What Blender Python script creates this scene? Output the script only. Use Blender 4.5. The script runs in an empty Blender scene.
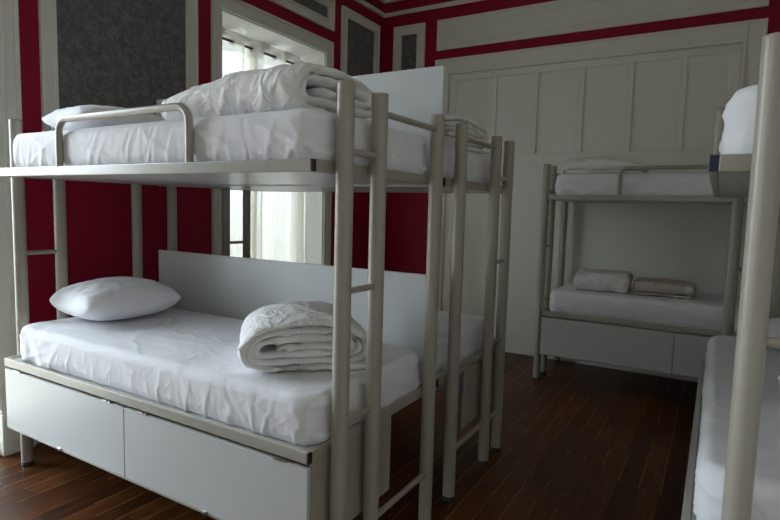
import bpy, bmesh, math, random
from mathutils import Vector, Matrix, noise
PI = math.pi
scene = bpy.context.scene
col = scene.collection
random.seed(4)

# ------------------------------------------------------------------ measures (metres)
L, W = 2.0, 0.89            # bed frame
ZU, ZL = 1.594, 0.630       # tops of the upper and lower rails
RH = 0.042                  # rail height
H = 1.849                   # post height
P1, P2, P3 = 0.117, 0.327, 0.7995
XO, PR = 0.0417, 0.0300
GAP = 0.08
XL, YR, XR, YB, ZC = -2.29, 4.099, 2.22, -4.7, 4.0
MT = 0.170                  # mattress thickness

# ------------------------------------------------------------------ materials
def new_mat(name):
    m = bpy.data.materials.new(name); m.use_nodes = True
    nt = m.node_tree; b = nt.nodes['Principled BSDF']
    return m, nt, b
def N(nt, t, **kw):
    n = nt.nodes.new(t)
    for k, v in kw.items(): setattr(n, k, v)
    return n
def noisy(name, c1, c2, scale=8, rough=.5, bump=0, bscale=60, spec=.5, coat=0, metallic=0, stretch=(1,1,1)):
    m, nt, b = new_mat(name)
    tc = N(nt, 'ShaderNodeTexCoord'); mp = N(nt, 'ShaderNodeMapping'); mp.inputs['Scale'].default_value = stretch
    nt.links.new(tc.outputs['Object'], mp.inputs[0])
    nz = N(nt, 'ShaderNodeTexNoise'); nz.inputs['Scale'].default_value = scale; nz.inputs['Detail'].default_value = 4
    nt.links.new(mp.outputs[0], nz.inputs['Vector'])
    mx = N(nt, 'ShaderNodeMix', data_type='RGBA')
    mx.inputs['A'].default_value = (*c1, 1); mx.inputs['B'].default_value = (*c2, 1)
    nt.links.new(nz.outputs['Fac'], mx.inputs['Factor']); nt.links.new(mx.outputs['Result'], b.inputs['Base Color'])
    b.inputs['Roughness'].default_value = rough; b.inputs['Specular IOR Level'].default_value = spec
    b.inputs['Coat Weight'].default_value = coat; b.inputs['Metallic'].default_value = metallic
    if bump:
        n2 = N(nt, 'ShaderNodeTexNoise'); n2.inputs['Scale'].default_value = bscale; n2.inputs['Detail'].default_value = 3
        nt.links.new(mp.outputs[0], n2.inputs['Vector'])
        bp = N(nt, 'ShaderNodeBump'); bp.inputs['Strength'].default_value = bump; bp.inputs['Distance'].default_value = .01
        nt.links.new(n2.outputs['Fac'], bp.inputs['Height']); nt.links.new(bp.outputs[0], b.inputs['Normal'])
    return m
M = {}
M['red'] = noisy('red_paint', (.285,.0015,.024), (.335,.002,.031), 3, .55, .05, 120, .3)
M['cream_paint'] = noisy('cream_gloss_paint', (.735,.73,.68), (.78,.775,.725), 2, .45, .05, 90)
M['ceiling'] = noisy('ceiling_paint', (.80,.78,.72), (.84,.82,.76), 2, .8, .05, 90)
M['beige_metal'] = noisy('beige_powder_coat', (.350,.322,.268), (.382,.352,.295), 12, .33, .03, 300)
M['rail_metal'] = noisy('pale_rail_coat', (.40,.385,.34), (.44,.425,.375), 12, .28, .03, 300)
M['pan'] = noisy('bed_base_laminate', (.50,.50,.50), (.54,.54,.54), 5, .3)
M['laminate'] = noisy('white_laminate', (.575,.59,.595), (.615,.63,.635), 2, .35)
M['black'] = noisy('black_plastic', (.012,.012,.014), (.02,.02,.023), 20, .35)
M['steel'] = noisy('steel', (.5,.5,.5), (.6,.6,.6), 20, .3, metallic=1)
M['rod'] = noisy('dark_rod', (.03,.025,.025), (.05,.04,.04), 20, .4)
M['sky_tinted_black'] = noisy('black_plastic_sky_tint', (.012,.022,.045), (.02,.03,.06), 20, .35)  # black cap plastic with the sky's blue reflection put into its colour
M['reveal'] = noisy('white_reveal_paint', (.82,.82,.80), (.86,.86,.84), 3, .6)
M['window_paint'] = noisy('window_paint', (.68,.68,.66), (.74,.74,.72), 3, .4)
M['sheet'] = noisy('white_cotton', (.80,.80,.84), (.84,.84,.88), 6, .85, .35, 26, .2)
M['duvet'] = noisy('white_duvet_cotton', (.80,.79,.785), (.85,.845,.84), 6, .85, .45, 34, .2)
M['beige_wool'] = noisy('pale_beige_wool', (.56,.52,.49), (.62,.58,.54), 8, .95, .4, 60, .1)
M['plaster'] = noisy('outside_stone', (.55,.5,.42), (.62,.57,.5), 3, .9)

def add_creases(m, s1, s2, strength, dist):
    nt = m.node_tree; b = nt.nodes['Principled BSDF']; tc = N(nt, 'ShaderNodeTexCoord'); hs = []
    for sc, dis in ((s1, .9), (s2, .6)):
        nz = N(nt, 'ShaderNodeTexNoise'); nz.inputs['Scale'].default_value = sc; nz.inputs['Detail'].default_value = 2; nz.inputs['Distortion'].default_value = dis
        nt.links.new(tc.outputs['Object'], nz.inputs['Vector'])
        a = N(nt, 'ShaderNodeMath', operation='SUBTRACT'); a.inputs[1].default_value = .5; nt.links.new(nz.outputs['Fac'], a.inputs[0])
        c = N(nt, 'ShaderNodeMath', operation='ABSOLUTE'); nt.links.new(a.outputs[0], c.inputs[0])
        r = N(nt, 'ShaderNodeMapRange', interpolation_type='SMOOTHSTEP'); r.inputs['From Max'].default_value = .10; r.inputs['To Min'].default_value = 1; r.inputs['To Max'].default_value = 0
        nt.links.new(c.outputs[0], r.inputs['Value']); hs.append(r.outputs[0])
    q = N(nt, 'ShaderNodeMath', operation='MULTIPLY'); q.inputs[1].default_value = .45; nt.links.new(hs[1], q.inputs[0])
    t = N(nt, 'ShaderNodeMath', operation='ADD'); nt.links.new(hs[0], t.inputs[0]); nt.links.new(q.outputs[0], t.inputs[1])
    bp = N(nt, 'ShaderNodeBump'); bp.inputs['Strength'].default_value = strength; bp.inputs['Distance'].default_value = dist
    nt.links.new(t.outputs[0], bp.inputs['Height']); nt.links.new(bp.outputs[0], b.inputs['Normal'])
add_creases(M['duvet'], 4.5, 11, .5, .011)
add_creases(M['sheet'], 2.8, 7, .32, .006)
# patterned grey wallpaper: leafy scroll blotches
m, nt, b = new_mat('grey_patterned_wallpaper')
tc = N(nt, 'ShaderNodeTexCoord')
nz = N(nt, 'ShaderNodeTexNoise'); nz.inputs['Scale'].default_value = 9; nz.inputs['Detail'].default_value = 3; nz.inputs['Distortion'].default_value = 2.4
vo = N(nt, 'ShaderNodeTexVoronoi'); vo.inputs['Scale'].default_value = 17; vo.feature = 'DISTANCE_TO_EDGE'
wm = N(nt, 'ShaderNodeMix', data_type='VECTOR'); wm.inputs['Factor'].default_value = .12
nt.links.new(tc.outputs['Object'], nz.inputs['Vector'])
nt.links.new(tc.outputs['Object'], wm.inputs['A']); nt.links.new(nz.outputs['Color'], wm.inputs['B']); nt.links.new(wm.outputs['Result'], vo.inputs['Vector'])
ml = N(nt, 'ShaderNodeMath', operation='MULTIPLY'); nt.links.new(nz.outputs['Fac'], ml.inputs[0])
mr = N(nt, 'ShaderNodeMapRange'); mr.inputs['From Min'].default_value = 0; mr.inputs['From Max'].default_value = .28; mr.inputs['To Min'].default_value = .7; mr.inputs['To Max'].default_value = 1.5
nt.links.new(vo.outputs['Distance'], mr.inputs['Value']); nt.links.new(mr.outputs[0], ml.inputs[1])
cr = N(nt, 'ShaderNodeValToRGB'); nt.links.new(ml.outputs[0], cr.inputs[0])
cr.color_ramp.elements[0].position = .3; cr.color_ramp.elements[0].color = (.105,.103,.106,1)
cr.color_ramp.elements[1].position = .75; cr.color_ramp.elements[1].color = (.195,.193,.196,1)
nt.links.new(cr.outputs[0], b.inputs['Base Color']); b.inputs['Roughness'].default_value = .6
M['wallpaper'] = m

# floor: long planks running along y, dark red-brown varnish with worn gaps
m, nt, b = new_mat('varnished_plank_floor')
tc = N(nt, 'ShaderNodeTexCoord'); sp = N(nt, 'ShaderNodeSeparateXYZ'); nt.links.new(tc.outputs['Object'], sp.inputs[0])
def math_(op, a, b_=None):
    n = N(nt, 'ShaderNodeMath', operation=op)
    for i, x in enumerate((a, b_)):
        if x is None: continue
        if isinstance(x, (int, float)): n.inputs[i].default_value = x
        else: nt.links.new(x, n.inputs[i])
    return n.outputs[0]
PW = .105
xs = math_('DIVIDE', sp.outputs['X'], PW); idx = math_('FLOOR', xs); fr = math_('FRACT', xs)
wn = N(nt, 'ShaderNodeTexWhiteNoise', noise_dimensions='1D'); nt.links.new(idx, wn.inputs['W'])
off = math_('MULTIPLY', wn.outputs['Value'], 3.0)
ys = math_('ADD', math_('DIVIDE', sp.outputs['Y'], 2.3), off); idy = math_('FLOOR', ys); fy = math_('FRACT', ys)
cb = N(nt, 'ShaderNodeCombineXYZ'); nt.links.new(idx, cb.inputs[0]); nt.links.new(idy, cb.inputs[1])
wn2 = N(nt, 'ShaderNodeTexWhiteNoise', noise_dimensions='2D'); nt.links.new(cb.outputs[0], wn2.inputs['Vector'])
mp = N(nt, 'ShaderNodeMapping'); mp.inputs['Scale'].default_value = (14, 1.3, 1)
ad = N(nt, 'ShaderNodeVectorMath', operation='ADD'); nt.links.new(tc.outputs['Object'], ad.inputs[0]); nt.links.new(wn2.outputs['Color'], ad.inputs[1])
nt.links.new(ad.outputs[0], mp.inputs[0])
gz = N(nt, 'ShaderNodeTexNoise'); gz.inputs['Scale'].default_value = 3.2; gz.inputs['Detail'].default_value = 7; gz.inputs['Distortion'].default_value = .8
nt.links.new(mp.outputs[0], gz.inputs['Vector'])
mix1 = math_('ADD', math_('MULTIPLY', gz.outputs['Fac'], .7), math_('MULTIPLY', wn2.outputs['Value'], .3))
cr = N(nt, 'ShaderNodeValToRGB'); nt.links.new(mix1, cr.inputs[0])
cr.color_ramp.elements[0].position = .28; cr.color_ramp.elements[0].color = (.036,.010,.0026,1)
cr.color_ramp.elements[1].position = .72; cr.color_ramp.elements[1].color = (.155,.054,.012,1)
e = cr.color_ramp.elements.new(.5); e.color = (.085,.025,.006,1)
gap = math_('MAXIMUM', math_('LESS_THAN', fr, .028), math_('LESS_THAN', fy, .0016))
wz = N(nt, 'ShaderNodeTexNoise'); wz.inputs['Scale'].default_value = 1.1; wz.inputs['Detail'].default_value = 6
nt.links.new(tc.outputs['Object'], wz.inputs['Vector'])
near = math_('LESS_THAN', fr, .062)
worn = math_('MULTIPLY', near, math_('GREATER_THAN', wz.outputs['Fac'], .47))
ez = N(nt, 'ShaderNodeTexNoise'); ez.inputs['Scale'].default_value = 9; ez.inputs['Detail'].default_value = 4; nt.links.new(tc.outputs['Object'], ez.inputs['Vector'])
scr = math_('GREATER_THAN', ez.outputs['Fac'], .705)
worn = math_('MAXIMUM', worn, scr)
m1 = N(nt, 'ShaderNodeMix', data_type='RGBA'); nt.links.new(gap, m1.inputs['Factor']); nt.links.new(cr.outputs[0], m1.inputs['A']); m1.inputs['B'].default_value = (.010,.004,.002,1)
m2 = N(nt, 'ShaderNodeMix', data_type='RGBA'); nt.links.new(math_('MULTIPLY', worn, .42), m2.inputs['Factor']); nt.links.new(m1.outputs['Result'], m2.inputs['A']); m2.inputs['B'].default_value = (.50,.27,.07,1)
nt.links.new(m2.outputs['Result'], b.inputs['Base Color'])
rr = N(nt, 'ShaderNodeMapRange'); rr.inputs['To Min'].default_value = .28; rr.inputs['To Max'].default_value = .5; b.inputs['Specular IOR Level'].default_value = .22
nt.links.new(wz.outputs['Fac'], rr.inputs['Value']); nt.links.new(rr.outputs[0], b.inputs['Roughness'])
bp = N(nt, 'ShaderNodeBump'); bp.inputs['Strength'].default_value = .5; bp.inputs['Distance'].default_value = .004
nt.links.new(math_('SUBTRACT', math_('MULTIPLY', gz.outputs['Fac'], .15), gap), bp.inputs['Height']); nt.links.new(bp.outputs[0], b.inputs['Normal'])
M['floor'] = m

# sheer curtain: diffuse + translucent + open weave; thick header
def curtain_mat(name, sheer, tint):
    m, nt, b = new_mat(name); nt.nodes.remove(b); out = nt.nodes['Material Output']
    d = N(nt, 'ShaderNodeBsdfDiffuse'); t = N(nt, 'ShaderNodeBsdfTranslucent'); tr = N(nt, 'ShaderNodeBsdfTransparent')
    tc = N(nt, 'ShaderNodeTexCoord'); wv = N(nt, 'ShaderNodeTexNoise'); wv.inputs['Scale'].default_value = 40; nt.links.new(tc.outputs['Object'], wv.inputs['Vector'])
    mr = N(nt, 'ShaderNodeMix', data_type='RGBA'); mr.inputs['A'].default_value = (*[c*.94 for c in tint],1); mr.inputs['B'].default_value = (*tint,1)
    nt.links.new(wv.outputs['Fac'], mr.inputs['Factor'])
    nt.links.new(mr.outputs['Result'], d.inputs[0]); nt.links.new(mr.outputs['Result'], t.inputs[0])
    a = N(nt, 'ShaderNodeMixShader'); a.inputs[0].default_value = .6 if sheer > .1 else .14
    nt.links.new(d.outputs[0], a.inputs[1]); nt.links.new(t.outputs[0], a.inputs[2])
    c = N(nt, 'ShaderNodeMixShader'); c.inputs[0].default_value = sheer
    nt.links.new(a.outputs[0], c.inputs[1]); nt.links.new(tr.outputs[0], c.inputs[2]); nt.links.new(c.outputs[0], out.inputs[0])
    return m
M['sheer'] = curtain_mat('sheer_curtain', .035, (.86,.85,.78))
M['header'] = curtain_mat('curtain_header', .02, (.70,.68,.62))
m, nt, b = new_mat('window_glass'); nt.nodes.remove(b); out = nt.nodes['Material Output']
gl = N(nt, 'ShaderNodeBsdfGlossy'); gl.inputs['Roughness'].default_value = .02; tr = N(nt, 'ShaderNodeBsdfTransparent'); fs = N(nt, 'ShaderNodeFresnel'); fs.inputs[0].default_value = 1.3
mx = N(nt, 'ShaderNodeMixShader'); nt.links.new(fs.outputs[0], mx.inputs[0]); nt.links.new(tr.outputs[0], mx.inputs[1]); nt.links.new(gl.outputs[0], mx.inputs[2]); nt.links.new(mx.outputs[0], out.inputs[0])
M['glass'] = m

# ------------------------------------------------------------------ mesh helpers
class MB:
    def __init__(s): s.v = []; s.f = []; s.sm = []
    def add(s, vs, fs, smooth=False):
        o = len(s.v); s.v += [tuple(v) for v in vs]
        for f in fs: s.f.append([i+o for i in f]); s.sm.append(smooth)
        return s
    def box(s, a, b_, bev=0):
        x0,y0,z0 = [min(p,q) for p,q in zip(a,b_)]; x1,y1,z1 = [max(p,q) for p,q in zip(a,b_)]
        e = min(bev, (x1-x0)/2.1, (y1-y0)/2.1, (z1-z0)/2.1)
        if e <= 0:
            vs = [(x,y,z) for x in (x0,x1) for y in (y0,y1) for z in (z0,z1)]
            return s.add(vs, [(0,1,3,2),(4,6,7,5),(0,4,5,1),(2,3,7,6),(0,2,6,4),(1,5,7,3)])
        bm = bmesh.new(); bmesh.ops.create_cube(bm, size=1)
        for v in bm.verts: v.co = Vector(((x0+x1)/2+v.co.x*(x1-x0), (y0+y1)/2+v.co.y*(y1-y0), (z0+z1)/2+v.co.z*(z1-z0)))
        bmesh.ops.bevel(bm, geom=bm.edges[:], offset=e, segments=2, affect='EDGES', profile=.5)
        bm.verts.ensure_lookup_table(); bm.verts.index_update()
        s.add([v.co[:] for v in bm.verts], [[v.index for v in f.verts] for f in bm.faces], False); bm.free(); return s
    def tube(s, pts, r, n=16, cap=True, closed=False):
        pts = [Vector(p) for p in pts]; m = len(pts); rings = []
        up = None
        for i, p in enumerate(pts):
            if closed: t = (pts[(i+1)%m]-pts[i-1]).normalized()
            else: t = (pts[min(i+1,m-1)]-pts[max(i-1,0)]).normalized()
            if up is None:
                up = Vector((0,0,1)) if abs(t.z) < .9 else Vector((1,0,0))
            u = (up - t*up.dot(t)).normalized(); w = t.cross(u); up = u
            rr = r[i] if isinstance(r, (list,tuple)) else r
            rings.append([p + (u*math.cos(2*PI*k/n) + w*math.sin(2*PI*k/n))*rr for k in range(n)])
        vs = [q for ring in rings for q in ring]; fs = []
        for i in range(m if closed else m-1):
            j = (i+1) % m
            for k in range(n): fs.append((i*n+k, i*n+(k+1)%n, j*n+(k+1)%n, j*n+k))
        s.add(vs, fs, True)
        if cap and not closed:
            s.add(rings[0], [list(range(n))[::-1]]); s.add(rings[-1], [list(range(n))])
        return s
    def build(s, name, mat, parent=None, merge=False):
        me = bpy.data.meshes.new(name); me.from_pydata(s.v, [], s.f); me.update()
        me.polygons.foreach_set('use_smooth', s.sm); me.materials.append(M[mat] if isinstance(mat, str) else mat)
        bm = bmesh.new(); bm.from_mesh(me)
        if merge: bmesh.ops.remove_doubles(bm, verts=bm.verts[:], dist=1e-5)
        bmesh.ops.recalc_face_normals(bm, faces=bm.faces[:]); bm.to_mesh(me); bm.free()
        o = bpy.data.objects.new(name, me); col.objects.link(o)
        if parent: o.parent = parent
        return o
def fillet(pts, r, n=7):
    pts = [Vector(p) for p in pts]; out = [pts[0]]
    for i in range(1, len(pts)-1):
        a = (pts[i-1]-pts[i]).normalized(); b_ = (pts[i+1]-pts[i]).normalized()
        p0 = pts[i]+a*r; p1 = pts[i]+b_*r; c = pts[i]+(a+b_)*r
        for k in range(n+1):
            t = k/n*PI/2; out.append(c - b_*r*math.cos(t) - a*r*math.sin(t))
    out.append(pts[-1]); return out
def empty(name, loc=(0,0,0), rz=0):
    o = bpy.data.objects.new(name, None); col.objects.link(o); o.location = loc; o.rotation_euler = (0,0,rz); o.empty_display_size = .1; return o
def tag(o, label=None, cat=None, group=None, kind=None):
    if label: o['label'] = label
    if cat: o['category'] = cat
    if group: o['group'] = group
    if kind: o['kind'] = kind
    return o
def struct(o): o['kind'] = 'structure'; return o

# ------------------------------------------------------------------ room shell
T = .36      # window wall thickness
WINS = [(1.710, 3.026), (-1.14, .095), (-4.02, -2.72)]; WZ = 2.940
mb = MB(); ys_ = [YB-.2]
for a, b_ in sorted(WINS): ys_ += [a, b_]
ys_.append(YR+.2)
for i in range(0, len(ys_), 2): mb.box((XL-T, ys_[i], 0), (XL, ys_[i+1], ZC))
wl = struct(mb.build('wall_left', 'red'))
mb = MB()
for a, b_ in WINS: mb.box((XL-T, a, WZ), (XL, b_, ZC))
# the lintels are one with the wall
me = wl.data; bm = bmesh.new(); bm.from_mesh(me); o2 = mb.build('lintel_tmp', 'red'); bm.from_mesh(o2.data); bm.to_mesh(me); bm.free(); bpy.data.objects.remove(o2)
struct(MB().box((XL-T, YR, 0), (XR+.2, YR+.2, ZC)).build('wall_back', 'red'))
struct(MB().box((XR, YB-.2, 0), (XR+.2, YR, ZC)).build('wall_right', 'cream_paint'))
struct(MB().box((XL-T, YB-.2, 0), (XR, YB, ZC)).build('wall_front', 'cream_paint'))
struct(MB().box((XL-T, YB-.2, -.1), (XR+.2, YR+.2, 0)).build('floor', 'floor'))
struct(MB().box((XL-T, YB-.2, ZC), (XR+.2, YR+.2, ZC+.1)).build('ceiling', 'ceiling'))

# cream reveal lining inside each window recess, casing, frame and glass
def frame_rect(mb, y0, y1, z0, z1, w, x0, x1, sill=True):
    mb.box((x0,y0,z0),(x1,y0+w,z1),.003); mb.box((x0,y1-w,z0),(x1,y1,z1),.003)
    mb.box((x0,y0+w,z1-w),(x1,y1-w,z1),.003)
    if sill: mb.box((x0,y0+w,z0),(x1,y1-w,z0+w),.003)
tn = 0
def trim(mb, mat='cream_paint'):
    global tn; tn += 1
    return struct(mb.build('trim_%d' % tn, mat))
for i, (a, b_) in enumerate(WINS):
    w = struct(empty('window_%d' % (i+1), (XL-.26, (a+b_)/2, 0)))
    ox, oy = XL-.26, (a+b_)/2
    def loc(mb):
        mb.v = [(x-ox, y-oy, z) for x, y, z in mb.v]; return mb
    lm = MB(); lm.box((XL-T,a,0),(XL+.002,a+.012,WZ)); lm.box((XL-T,b_-.012,0),(XL+.002,b_,WZ)); lm.box((XL-T,a+.012,WZ-.012),(XL+.002,b_-.012,WZ)); lm.box((XL-T,a+.012,0),(XL+.002,b_-.012,.03))
    loc(lm).build('window_reveal', 'reveal', w)
    a2, b2 = a+.013, b_-.013; mid = (a2+b2)/2
    x0, x1 = XL-T+.005, XL-T+.055
    for p, q in ((a2,mid-.002),(mid+.002,b2)):
        fm = MB(); frame_rect(fm, p, q, .032, WZ-.014, .055, x0, x1); sash = loc(fm).build('window_frame', 'window_paint', w)
        loc(MB().box((x0+.012,p+.056,.62),(x1-.012,q-.056,.645),.003)).build('muntin', 'window_paint', sash)
        loc(MB().box((x0+.022,p+.056,.09),(x0+.026,q-.056,WZ-.07))).build('pane', 'glass', sash)
    # casing round the opening: flat board with a raised outer bead, plinth blocks at the floor
    cw = .097; cr_ = .16 if i == 1 else cw; cm = MB()
    for s0, s1, o0 in ((a-cw, a, -1), (b_, b_+cr_, 1)):
        cm.box((XL, s0, .24), (XL+.022, s1, WZ+.115), .004)
        e0 = s0 if o0 < 0 else s1-.026
        cm.box((XL+.02, e0, .24), (XL+.036, e0+.026, WZ+.115), .006)
        mdl = (s0+s1)/2; cm.box((XL+.02, mdl-.012, .24), (XL+.03, mdl+.012, WZ+.02), .005)
        cm.box((XL, s0-.006, 0), (XL+.05, s1+.006, .24), .005); cm.box((XL, s0-.003, .24), (XL+.042, s1+.003, .262), .006)
    cm.box((XL, a, WZ), (XL+.022, b_, WZ+.115), .004); cm.box((XL+.02, a-cw, WZ+.09), (XL+.036, b_+cr_, WZ+.115), .006)
    trim(cm)

# framed wallpaper panels
def panel_left(y0, y1, z0, z1, w=.095):
    m_ = MB(); frame_rect(m_, y0, y1, z0, z1, w, XL, XL+.014)
    frame_rect(m_, y0, y1, z0, z1, .022, XL+.012, XL+.028); frame_rect(m_, y0+w-.024, y1-w+.024, z0+w-.024, z1-w+.024, .022, XL+.012, XL+.022)
    t = trim(m_)
    MB().box((XL, y0+w, z0+w), (XL+.005, y1-w, z1-w)).build('wallpaper', 'wallpaper', t)
panel_left(.372, 1.476, 1.68, 3.46)
panel_left(1.63, 3.141, 3.168, 3.46)
panel_left(3.275, 3.982, 1.75, 3.46)
panel_left(-1.24, .25, 3.168, 3.46)
panel_left(-2.50, -1.40, 1.68, 3.46)
def frame_back(mb, x0, x1, z0, z1, w, y0, y1):
    mb.box((x0,y0,z0),(x0+w,y1,z1),.003); mb.box((x1-w,y0,z0),(x1,y1,z1),.003)
    mb.box((x0+w,y0,z1-w),(x1-w,y1,z1),.003); mb.box((x0+w,y0,z0),(x1-w,y1,z0+w),.003)
m_ = MB(); frame_back(m_, -2.148, -1.757, 1.75, 3.455, .1, YR-.014, YR); frame_back(m_, -2.148, -1.757, 1.75, 3.455, .02, YR-.028, YR-.012)
frame_back(m_, -2.07, -1.835, 1.828, 3.377, .02, YR-.022, YR-.012)
t = trim(m_); MB().box((-2.048, YR-.005, 1.85), (-1.857, YR, 3.355)).build('wallpaper', 'wallpaper', t)
# long cream panel over the panelled wall
m_ = MB(); m_.box((-1.612, YR-.010, 3.14), (1.335, YR, 3.455), .003); frame_back(m_, -1.612, 1.335, 3.14, 3.455, .024, YR-.022, YR-.008); frame_back(m_, -1.53, 1.253, 3.20, 3.40, .02, YR-.018, YR-.008)
trim(m_)
# tall cream panelling: boards, deep outer frame, mouldings, battens
m_ = MB(); m_.box((-1.605, YR-.012, .0), (1.34, YR, 3.035))
m_.box((-1.605, YR-.045, 0), (-1.47, YR, 3.035), .006); m_.box((1.21, YR-.045, 0), (1.34, YR, 3.035), .006); m_.box((-1.47, YR-.045, 2.90), (1.21, YR, 3.035), .006)
pan = trim(m_)
m_ = MB(); y0 = YR-.030
m_.box((-1.47, YR-.058, 2.868), (1.21, YR-.012, 2.90), .008); m_.box((-1.47, YR-.058, .0), (-1.44, YR-.012, 2.868), .008); m_.box((1.18, YR-.058, 0), (1.21, YR-.012, 2.868), .008)
m_.box((-1.605, YR-.058, 0), (-1.582, YR-.044, 3.035), .006); m_.box((1.317, YR-.058, 0), (1.34, YR-.044, 3.035), .006); m_.box((-1.582, YR-.058, 3.012), (1.317, YR-.044, 3.035), .006)
m_.build('moulding', 'cream_paint', pan)
m_ = MB(); m_.box((-1.44, YR-.026, 2.80), (1.18, YR-.012, 2.868), .004); m_.box((-1.44, YR-.026, 1.90), (1.18, YR-.012, 2.018), .004)
m_.box((-1.44, YR-.026, .197), (-1.36, YR-.012, 2.80), .004); m_.box((1.10, YR-.026, .197), (1.18, YR-.012, 2.80), .004)
m_.box((-1.44, YR-.022, .0), (1.18, YR-.012, 1.90), 0)
m_.build('panel_rail', 'cream_paint', pan)
for x in (-.935, -.512, -.078, .348, .770):
    MB().box((x-.028, YR-.028, 2.018), (x+.022, YR-.012, 2.80), .004).build('batten', 'cream_paint', pan)
# picture rail mouldings and cornice
m_ = MB(); zt = 3.582
for dz, dp, hh in ((0,.022,.03),(.026,.035,.014)):
    m_.box((XL, YB, zt+dz), (XL+dp, YR-dp, zt+dz+hh), .004); m_.box((XL, YR-dp, zt+dz), (XR, YR, zt+dz+hh), .004)
trim(m_)
m_ = MB()
for z0, z1, dp in ((3.735, 3.80, .03), (3.80, 3.90, .055), (3.90, 4.0, .11)):
    m_.box((XL, YB, z0), (XL+dp, YR-dp, z1), .008); m_.box((XL, YR-dp, z0), (XR, YR, z1), .008)
trim(m_)
# baseboards
def board(name, segs):
    m_ = MB()
    for a, b_ in segs: m_.box(a, b_, .006)
    struct(m_.build(name, 'cream_paint'))
board('baseboard_back', [((-1.44, YR-.044, 0), (1.18, YR-.024, .185)), ((-1.44, YR-.038, .185), (1.18, YR-.024, .20)), ((XL, YR-.02, 0), (-1.605, YR, .2)), ((1.34, YR-.02, 0), (XR, YR, .2))])
board('baseboard_left', [((XL, .262, 0), (XL+.02, 1.62, .2)), ((XL, 3.135, 0), (XL+.02, YR-.02, .2)), ((XL, -2.615, 0), (XL+.02, -1.245, .2))])

# ------------------------------------------------------------------ curtains
def curtain(y0, y1, label, phase, lam=.30, split=None):
    c = empty('curtain', (XL-.270, (y0+y1)/2, 0)); tag(c, label, 'curtain', 'sheer curtains in the window recess')
    oy = (y0+y1)/2
    ztop, zh, zb = 2.872, 2.745, .06
    def surf(z0, z1, nz, dx):
        ny = 150; vs = []; fs = []
        for j in range(nz+1):
            z = z0+(z1-z0)*j/nz; k = (ztop-z)/(ztop-zb)
            for i in range(ny+1):
                y = y0+(y1-y0)*i/ny
                p = 2*PI*(y)/lam+phase
                x = .046*math.sin(p) + (.010*math.sin(2.3*p+1+k*2) + .008*math.sin(5.1*p+3*k))*min(1,k*3)
                yy = y-oy + .012*math.sin(1.7*p+4*k)*k
                zz = z + (.010*math.cos(p+.7) if z0 > 2.5 and j == nz else 0)
                vs.append((x+dx, yy, zz))
        for j in range(nz):
            for i in range(ny): a = j*(ny+1)+i; fs.append((a, a+1, a+ny+2, a+ny+1))
        return MB().add(vs, fs, True)
    surf(zb, zh, 24, 0).build('drape', 'sheer', c)
    surf(zh, ztop, 4, 0).build('header', 'header', c)
    k = math.ceil((2*PI*y0/lam+phase)/PI)
    while True:
        y = (k*PI-phase)*lam/(2*PI)
        if y > y1: break
        if y > y0+.02:
            sgn = 1 if k % 2 == 0 else -1
            t = Vector((0.046*2*PI/lam*sgn, 1, 0)).normalized(); n_ = Vector((t.y, -t.x, 0))
            MB().tube([Vector((0, y-oy, 2.828)) + (t*math.cos(q*PI/9)+Vector((0,0,1))*math.sin(q*PI/9))*.024 for q in range(18)], .0045, 8, closed=True).build('grommet', 'steel', c)
        k += 1
curtain(1.755, 2.215, 'narrow sheer white curtain at the left side of the window recess', .4)
curtain(2.245, 3.01, 'wide sheer white curtain covering the right part of the window', 1.9)
r = empty('curtain_rod', (XL-.270, 2.378, 2.828)); tag(r, 'thin dark rod threaded through the grommets of the sheer curtains', 'curtain rod')
MB().tube([(0,-.632,0),(0,.632,0)], .011, 12).build('rod', 'rod', r)
for s in (-1, 1): MB().tube([(0,s*.637,0),(0,s*.625,0)], .024, 16).build('bracket', 'rod', r)

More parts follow.
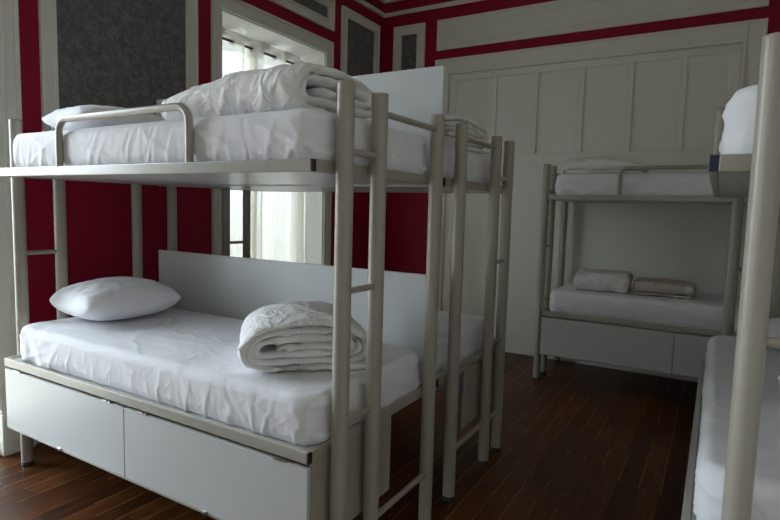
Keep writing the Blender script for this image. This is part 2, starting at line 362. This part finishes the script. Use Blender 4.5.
# ------------------------------------------------------------------ bunk beds
def bunk(loc, rz, label, panels=False, capm='black'):
    b = empty('bunk_bed', loc, rz); tag(b, label, 'bunk bed', 'cream metal bunk beds')
    bev = .004
    for zt_, nm in ((ZU, 'upper'), (ZL, 'lower')):
        z0 = zt_-RH
        for y in (0, W-.021):
            o = MB().box((.006, y, z0), (L-.006, y+.021, zt_), bev).build('side_rail', 'rail_metal', b)
            for x in (0, L-.0065):
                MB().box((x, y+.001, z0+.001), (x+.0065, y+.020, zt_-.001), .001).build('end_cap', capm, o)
        for x in (.0, L-.022):
            MB().box((x, .0215, z0), (x+.022, W-.0215, zt_), bev).build('end_rail', 'beige_metal', b)
        MB().box((.0225, .022, z0+.004), (L-.0225, W-.022, zt_-.010), .002).build('bed_base', 'pan', b)
    for s, xp in ((0, -XO), (1, L+XO)):
        sgn = -1 if s == 0 else 1
        xe = 0 if s == 0 else L
        for y in (P1, P2, P3):
            p = MB().tube([(xp,y,.022),(xp,y,H-.012)], PR, 28).build('post', 'beige_metal', b)
            MB().tube([(xp,y,0),(xp,y,.024),(xp,y,.0245)], [PR*1.0,PR*1.03,PR*.9], 24).build('foot_cap', 'black', p)
            MB().tube([(xp,y,H-.012),(xp,y,H-.002),(xp,y,H)], [PR,PR,PR*.9], 24).build('top_cap', 'beige_metal', p)
            for z in (ZU-RH/2, ZL-RH/2): MB().tube([(xe-sgn*.001,y,z),(xp-sgn*PR*.9,y,z)], .012, 12).build('bracket', 'steel', p)
        for z in (.248, .698, 1.158, 1.628):
            MB().tube([(xp,P1+PR*.8,z),(xp,P2-PR*.8,z)], .0115, 14).build('ladder_rung', 'beige_metal', b)
        MB().tube([(xp,P2+PR*.8,.248),(xp,P3-PR*.8,.248)], .0125, 14).build('tie_bar', 'beige_metal', b)
        MB().tube([(xp,P2+PR*.8,1.785),(xp,P3-PR*.8,1.785)], .0125, 14).build('head_bar', 'beige_metal', b)
    gx0, gx1 = .548, 1.412
    g = MB().tube(fillet([(gx0,.013,ZU-.002),(gx0,.013,1.800),(gx1,.013,1.800),(gx1,.013,ZU-.002)], .06, 9), .0150, 14).build('guard_rail', 'beige_metal', b)
    # drop-front storage under the lower bed
    zb, zt2, dp = .262, ZL-RH-.001, .545
    bx = MB()
    for xa, xs in ((.003, -1), (L-.013, 1)):
        bx.box((xa,.020,zb+.004),(xa+.010,dp,zt2),.002)
        for q in range(5): bx.box((xa+.005+xs*.005-.003, dp-.03-q*.032, zb+.006),(xa+.005+xs*.005+.003, dp-.016-q*.032, zt2-.002), .002)
    bx.box((L/2-.008,.021,zb+.004),(L/2+.008,dp,zt2),.001)
    bx.box((.013,.021,zt2-.012),(L/2-.008,.033,zt2),.001).box((L/2+.008,.021,zt2-.012),(L-.013,.033,zt2),.001)
    box_ = bx.build('storage_box', 'beige_metal', b)
    MB().box((.002,.004,zb-.006),(L-.002,.024,zb+.004),.002).build('bottom_strip', 'rail_metal', box_)
    for x0, x1 in ((.006, L/2-.003), (L/2+.003, L-.006)):
        dr = MB().box((x0,.002,zb+.005),(x1,.0185,zt2-.014),.0015).build('storage_door', 'laminate', b)
        for xx in (x0+.12, x1-.12):
            MB().box((xx-.03,-.001,zt2-.016),(xx+.03,.016,zt2-.006),.001).box((xx-.022,-.0045,zt2-.011),(xx+.012,.0,zt2-.004),.001).build('hinge', 'steel', dr)
        xm = (x0+x1)/2
        MB().box((xm-.014,-.004,zb-.002),(xm+.014,.006,zb+.013),.002).tube([(xm,-.004,zb+.006),(xm,-.009,zb+.006)], .005, 10).build('latch', 'steel', dr)
    if panels:
        yp = W+GAP/2
        MB().box((.0,yp-.009,ZL-.03),(L,yp+.009,1.138),.002).build('side_panel', 'laminate', b)
        MB().box((-.0,yp-.009,ZU-.045),(L+.003,yp+.009,2.090),.002).build('side_panel', 'laminate', b)
    return b
YBB = 2*W+GAP
bedA = bunk((-2,0,0), 0, 'large cream metal bunk bed in the left foreground with white drop-front storage doors', True)
bedB = bunk((0,YBB,0), PI, 'cream bunk bed standing back to back behind the white divider panels, nearer the window')
bedC = bunk((-.113,3.190,0), 0, 'distant cream bunk bed standing along the cream panelled wall')
XD, YD = 1.079, .190
bedD = bunk((XD,YD+L,0), -PI/2, 'bunk bed cut off by the right edge, with the thick near post', capm='sky_tinted_black')

# ------------------------------------------------------------------ bedding
def nz3(x, y, z): return noise.noise(Vector((x,y,z)))
def crease(x, y, z, w=.16): return max(0, 1-abs(noise.noise(Vector((x,y,z))))/w)**1.4
def ridged(x, y, z): return 1-2*abs(noise.noise(Vector((x,y,z))))
def mattress(bed, upper, seed, label, wr=1.0, flip=False):
    z0 = (ZU if upper else ZL)-.0085; z1 = z0+MT+.008
    hx, hy = (L-.07)/2+.008, (W-.062)/2+.002
    R, r = .09, .032
    nx, ny, nzv = 210, 90, 14
    vid = {}; vs = []; fs = []
    def vert(i, j, k):
        key = (i,j,k)
        if key in vid: return vid[key]
        x = (i/nx*2-1)*hx; y = (j/ny*2-1)*hy
        d = min(hx-abs(x), hy-abs(y))
        cx = max(-hx+R, min(hx-R, x)); cy = max(-hy+R, min(hy-R, y)); ox, oy = x-cx, y-cy
        if ox and oy:
            l = math.hypot(ox, oy); mm = max(abs(ox), abs(oy)); ox *= mm/l; oy *= mm/l
        X, Y = cx+ox, cy+oy
        on = (i in (0,nx) or j in (0,ny))
        if k == nzv or not on:
            if k == nzv: z = z1 - (r - math.sqrt(max(0, r*r-(r-d)**2)) if d < r else 0)
            else: z = z0
        else:
            z = z0 + (z1-r-z0)*k/nzv
        h = (z-z0)/(z1-z0)
        if on or (k == nzv and d < r):
            # gathers: stronger toward the hem, slanting folds toward the corners
            s = seed*7.3
            per = (X if abs(Y) > hy-.11 else Y*1.0)
            cl = math.exp(-max(0, hx-abs(X))/.35)
            env = (.35+.9*(1-h))
            g = X if abs(Y) > hy-.11 else Y+5
            a = .0040*crease(g*2.4+h*.9+s, h*.8+s, s, .12) + .0034*crease(g*8-h*.5+s, h*.35, s+2, .13)*(1.2-h) + .0022*crease(g*24+s, h*.5, s, .2)*(1-h)
            a += .0075*cl*crease(g*3.4+h*1.6*math.copysign(1,X)+s, h*.4, s+3, .12) + .0045*cl*crease(g*11+h*1.6+s, h*.3, s+5)
            a = a*(.6+.6*(1-h))*wr
            nrm = Vector((X-cx, Y-cy, 0)) if (ox or oy) else Vector((1,0,0))
            if not (ox or oy): nrm = Vector((0,1 if y > 0 else -1,0))
            if abs(ox) < 1e-9 and oy: nrm = Vector((0, math.copysign(1,oy), 0))
            nrm.normalize()
            bulge = .007*math.sin(PI*min(1,h*1.05))
            inn = -.010*max(0, 1-h*5)
            X += nrm.x*(a+bulge+inn-.006); Y += nrm.y*(a+bulge+inn-.006)
        if k == nzv:
            z += .0035*nz3(X*4+seed, Y*4, 1)*min(1, d/.05) + .0035*crease(X*1.6+Y*1.2+seed, Y*3-X*.8, seed*.7, .07)*min(1, d/.05)
        vid[key] = len(vs); vs.append((X+L/2+.016*(1 if not flip else -1), Y+W/2, z)); return vid[key]
    for i in range(nx):
        for j in range(ny):
            fs.append((vert(i,j,nzv),vert(i+1,j,nzv),vert(i+1,j+1,nzv),vert(i,j+1,nzv)))
    for i in range(nx):
        for k in range(nzv):
            fs.append((vert(i,0,k),vert(i+1,0,k),vert(i+1,0,k+1),vert(i,0,k+1))); fs.append((vert(i,ny,k),vert(i+1,ny,k),vert(i+1,ny,k+1),vert(i,ny,k+1)))
    for j in range(ny):
        for k in range(nzv):
            fs.append((vert(0,j,k),vert(0,j+1,k),vert(0,j+1,k+1),vert(0,j,k+1))); fs.append((vert(nx,j,k),vert(nx,j+1,k),vert(nx,j+1,k+1),vert(nx,j,k+1)))
    per = [vert(i,0,0) for i in range(nx)]+[vert(nx,j,0) for j in range(ny)]+[vert(i,ny,0) for i in range(nx,0,-1)]+[vert(0,j,0) for j in range(ny,0,-1)]
    fs.append(per)
    o = MB().add(vs, fs, True).build('mattress', 'sheet')
    o.location = bed.location; o.rotation_euler = bed.rotation_euler
    return tag(o, label, 'mattress', 'mattresses in white fitted sheets')
mattress(bedA, True, 1, 'white sheeted mattress on the upper bunk of the large left bed', 1.5)
mattress(bedA, False, 2, 'white sheeted mattress on the lower bunk of the large left bed', 1.5)
mattress(bedB, True, 3, 'upper mattress of the bunk behind the white divider panels')
mattress(bedB, False, 4, 'lower mattress of the bunk behind the white divider panels')
mattress(bedC, True, 5, 'upper mattress of the distant bunk along the cream panelled wall')
mattress(bedC, False, 6, 'lower mattress of the distant bunk along the cream panelled wall')
mattress(bedD, True, 7, 'white upper mattress cut off by the right edge, beside the blue-tinged end cap', 1.2)
mattress(bedD, False, 8, 'white lower mattress in the right foreground, behind the thick near post', 1.2)

def pillow(name, loc, size, h, rz, seed, label, tilt=(0,0), mat='sheet'):
    a, b_ = size[0]/2, size[1]/2; n = 44; vs = []; fs = []
    for s in (1, -1):
        for i in range(n+1):
            for j in range(n+1):
                u = math.sin((i/n-.5)*PI); v = math.sin((j/n-.5)*PI)
                x = a*u*(1-.05*(1-v*v)); y = b_*v*(1-.05*(1-u*u)); x -= .02*math.copysign(1,u)*abs(u*v)**5; y -= .02*math.copysign(1,v)*abs(u*v)**5
                e = (max(0,1-abs(u)**2.6)**.48)*(max(0,1-abs(v)**2.6)**.48)
                wr = .010*ridged(u*2.2+seed, v*2.6, seed) + .006*ridged(u*5+seed, v*5.5, 3.1)
                edge = 1-max(abs(u),abs(v))
                z = s*h/2*e*(1.0 if s > 0 else .75) + (wr*min(1, e*2.0)*min(1,edge*8+.1) if s > 0 else 0)
                vs.append((x, y, z + h/2*.75 + (.018*(abs(u*v)**3))))
        o = 0 if s > 0 else (n+1)**2
        for i in range(n):
            for j in range(n):
                q = o+i*(n+1)+j; fs.append((q, q+1, q+n+2, q+n+1))
    # rest on the sheet: flatten the underside
    vs = [(x,y,max(z,.0)) for x,y,z in vs]
    ob = MB().add(vs, fs, True).build(name, mat, merge=True)
    ob.location = loc; ob.rotation_euler = (tilt[0], tilt[1], rz)
    return tag(ob, label, 'pillow', 'white pillows')
ZLM, ZUM = ZL+MT+.003, ZU+MT+.003
pillow('pillow', (-1.73,.455,ZLM), (.46,.555), .235, -.08, 1.3, 'plump white pillow on the lower left bunk against the red wall')
pillow('pillow', (-1.63,.42,ZUM), (.42,.62), .165, -.05, 5.1, 'white pillow at the window-wall end of the left upper bunk')
pillow('pillow', (1.56,1.93,ZLM), (.58,.38), .16, .05, 7.7, 'white pillow at the far end of the lower bunk on the right')

def roll_path(Wd, Hh, Tk):
    """centre line of a folded sheet seen end on, winding inward"""
    h = Tk/2; pts = []
    def arc(cx, cz, r, a0, a1, n=12):
        for k in range(n+1):
            a = a0+(a1-a0)*k/n; pts.append((cx+r*math.cos(a), cz+r*math.sin(a)))
    pts.append((Wd-h, h)); lo, hi, xl, xr = h, Hh-h, h, Wd-h; left = True
    while hi-lo > Tk*.7:
        r = (hi-lo)/2
        if left: arc(xl+r*1.15, lo+r, r, -PI/2, -PI*1.5, 16); lo += Tk; xl += Tk*.9
        else: arc(xr-r*1.15, lo+r, r, PI/2, -PI/2, 16); hi -= Tk; xr -= Tk*1.1
        left = not left
    pts.append(((xr-.02 if not left else xl+.06), pts[-1][1]))
    return pts
def resample(pts, n):
    d = [0]
    for a, b_ in zip(pts, pts[1:]): d.append(d[-1]+math.dist(a,b_))
    out = []; j = 0
    for k in range(n+1):
        t = d[-1]*k/n
        while j < len(pts)-2 and d[j+1] < t: j += 1
        f = (t-d[j])/max(1e-9, d[j+1]-d[j]); f = max(0,min(1,f))
        out.append((pts[j][0]+(pts[j+1][0]-pts[j][0])*f, pts[j][1]+(pts[j+1][1]-pts[j][1])*f))
    return out, d[-1]
def duvet(loc, rz, width, height, length, label, seed, tk=.046, taper=0, dome=.3, ns=250, nt=60, path=None, buttons=()):
    """local x = across the roll, local y = along its axis"""
    p, S = resample(path or roll_path(width, height, tk), ns)
    if True:
        q = p[:]   # light smoothing
        for _ in range(3): q = [q[0]]+[((q[i-1][0]+2*q[i][0]+q[i+1][0])/4, (q[i-1][1]+2*q[i][1]+q[i+1][1])/4) for i in range(1,len(q)-1)]+[q[-1]]
        p = q
    vs = []; top = []; bot = []
    for i in range(ns+1):
        a = p[max(0,i-1)]; c = p[min(ns,i+1)]; tx, tz = c[0]-a[0], c[1]-a[1]; l = math.hypot(tx,tz) or 1; nx_, nz_ = -tz/l, tx/l
        s = i/ns*S
        es = min(1, i/5, (ns-i)/5); es = math.sqrt(max(.02, 1-(1-es)**2))
        top.append([]); bot.append([])
        for j in range(nt+1):
            t = j/nt; et = min(1, j/5, (nt-j)/5); et = math.sqrt(max(.02, 1-(1-et)**2))
            y = (t-.5)*length
            edge = math.copysign(1, t-.5)*max(0, abs(t-.5)-.30)/.20
            y += edge*(.016*nz3(s*7+seed, seed, 2)+.010*nz3(s*19, seed, 5))
            hh = tk/2*.96*es*et*(1-.18*max(0,nz3(s*6+seed, y*7, seed)))
            for sd, lst in ((1,top),(-1,bot)):
                X = p[i][0]+nx_*hh*sd; Z = p[i][1]+nz_*hh*sd
                w1 = .016*nz3(s*4+seed, y*4, 1)+ .010*crease(s*3.5+y*3+seed, y*6-s*2, 4, .14)+.008*crease(s*8+seed, y*9+s*4, 7, .14)+.004*nz3(s*26+seed, y*24, 3)
                X += nx_*w1*.6*sd; Z += nz_*w1*.6*sd
                u = (X-width/2)/(width/2)
                zs = (1-dome*max(-1,min(1,u))**2*.9)*(1-.25*dome*(2*t-1)**2)
                if taper: zs *= 1-taper*max(0,(t-.45)/.55)**1.3
                Z = Z*zs
                xs_ = 1-(.25*taper*max(0,(t-.5)/.5)**2)
                lst[-1].append(len(vs)); vs.append((width/2*u*xs_, y, max(Z, .001*0)))
    fs = []
    for i in range(ns):
        for j in range(nt):
            fs.append((top[i][j],top[i+1][j],top[i+1][j+1],top[i][j+1])); fs.append((bot[i][j],bot[i][j+1],bot[i+1][j+1],bot[i+1][j]))
    for i in range(ns):
        fs.append((top[i][0],bot[i][0],bot[i+1][0],top[i+1][0])); fs.append((top[i][nt],top[i+1][nt],bot[i+1][nt],bot[i][nt]))
    for j in range(nt):
        fs.append((top[0][j],top[0][j+1],bot[0][j+1],bot[0][j])); fs.append((top[ns][j],bot[ns][j],bot[ns][j+1],top[ns][j+1]))
    o = MB().add(vs, fs, True).build('duvet', 'duvet')
    o.location = loc; o.rotation_euler = (0,0,rz)
    for (bx, by, bz) in buttons:
        d = -1 if by < 0 else 1
        MB().tube([(bx,by,bz),(bx,by+.004*d,bz)], .006, 12).build('button', 'black', o)
    return tag(o, label, 'duvet', 'folded white duvets')
duvet((-.385,.425,ZLM), math.atan2(.70,.72), .54, .215, .48, 'rolled white duvet on the lower bunk of the large left bed', 2.2, tk=.030, dome=.30)
duvet((-.51,.33,ZUM), PI/2-.04, .52, .190, .78, 'big folded white duvet on the upper bunk of the large left bed', 4.4, tk=.036, taper=.30, dome=.20)
duvet((-.34,YBB-W/2,ZUM), PI/2-.1, .60, .19, .52, 'folded duvet on the upper bunk behind the divider panels', 8.1, tk=.032, dome=.35)
duvet((.29,3.54,ZUM), -PI/2-.03, .50, .140, .58, 'folded white duvet on the upper bunk by the cream panelled wall', 6.6, tk=.034, dome=.08, taper=.45)
duvet((.30,3.58,ZLM), PI/2+.05, .44, .165, .42, 'small folded white duvet on the lower bunk by the cream panelled wall', 9.3, tk=.036, dome=.12)
bl = duvet((.765,3.64,ZLM), -PI/2, .42, .115, .44, 'folded pale beige blanket beside the small white duvet on the distant lower bunk', 13.3, tk=.026, dome=.05, taper=.15)
bl.name = 'blanket'; bl.data.materials[0] = M['beige_wool']; bl['category'] = 'blanket'; del bl['group']
duvet((1.60,.78,ZLM), .1, .52, .22, .5, 'rumpled white duvet on the lower right bunk, partly behind the thick post', 11.7, tk=.034, dome=.35)

# ------------------------------------------------------------------ camera
F = 551.44; yaw, pitch, roll = math.radians(30.6079), math.radians(-5.2806), math.radians(1.4965)
fw = Vector((-math.sin(yaw)*math.cos(pitch), math.cos(yaw)*math.cos(pitch), math.sin(pitch)))
rt = Vector((math.cos(yaw), math.sin(yaw), 0)); up = rt.cross(fw)
r2 = math.cos(roll)*rt + math.sin(roll)*up; u2 = -math.sin(roll)*rt + math.cos(roll)*up
cd = bpy.data.cameras.new('camera'); cam = bpy.data.objects.new('camera', cd); col.objects.link(cam)
cam.matrix_world = Matrix(((r2.x,u2.x,-fw.x,1.1102),(r2.y,u2.y,-fw.y,-1.3812),(r2.z,u2.z,-fw.z,1.4411),(0,0,0,1)))
cd.sensor_width = 36; cd.lens = F/780*36; cd.clip_start = .02
scene.camera = cam

# ------------------------------------------------------------------ daylight
w = bpy.data.worlds.new('overcast_sky'); scene.world = w; w.use_nodes = True; nt = w.node_tree
bg = nt.nodes['Background']; tc = N(nt, 'ShaderNodeTexCoord'); sp = N(nt, 'ShaderNodeSeparateXYZ'); nt.links.new(tc.outputs['Generated'], sp.inputs[0])
cr = N(nt, 'ShaderNodeValToRGB'); mr = N(nt, 'ShaderNodeMapRange'); mr.inputs['From Min'].default_value = -1; nt.links.new(sp.outputs['Z'], mr.inputs['Value']); nt.links.new(mr.outputs[0], cr.inputs[0])
cr.color_ramp.elements[0].position = .44; cr.color_ramp.elements[0].color = (.30,.30,.27,1)
cr.color_ramp.elements[1].position = .52; cr.color_ramp.elements[1].color = (.80,.92,1.0,1)
nt.links.new(cr.outputs[0], bg.inputs[0]); bg.inputs[1].default_value = 1.0
for a, b_ in WINS:
    ld = bpy.data.lights.new('window_portal', 'AREA'); ld.shape = 'RECTANGLE'; ld.size = WZ; ld.size_y = b_-a
    lo = bpy.data.objects.new('window_portal', ld); col.objects.link(lo); lo.location = (XL-T-.02, (a+b_)/2, WZ/2)
    lo.rotation_euler = (0, -PI/2, 0); ld.cycles.is_portal = True

vs_ = scene.view_settings; vs_.view_transform = 'Standard'; vs_.look = 'None'; vs_.gamma = 1; vs_.use_curve_mapping = False
vs_.exposure = 3.82
scene.cycles.max_bounces = 10; scene.cycles.diffuse_bounces = 6; scene.cycles.transparent_max_bounces = 12
scene.cycles.sample_clamp_indirect = 4; scene.cycles.use_denoising = True
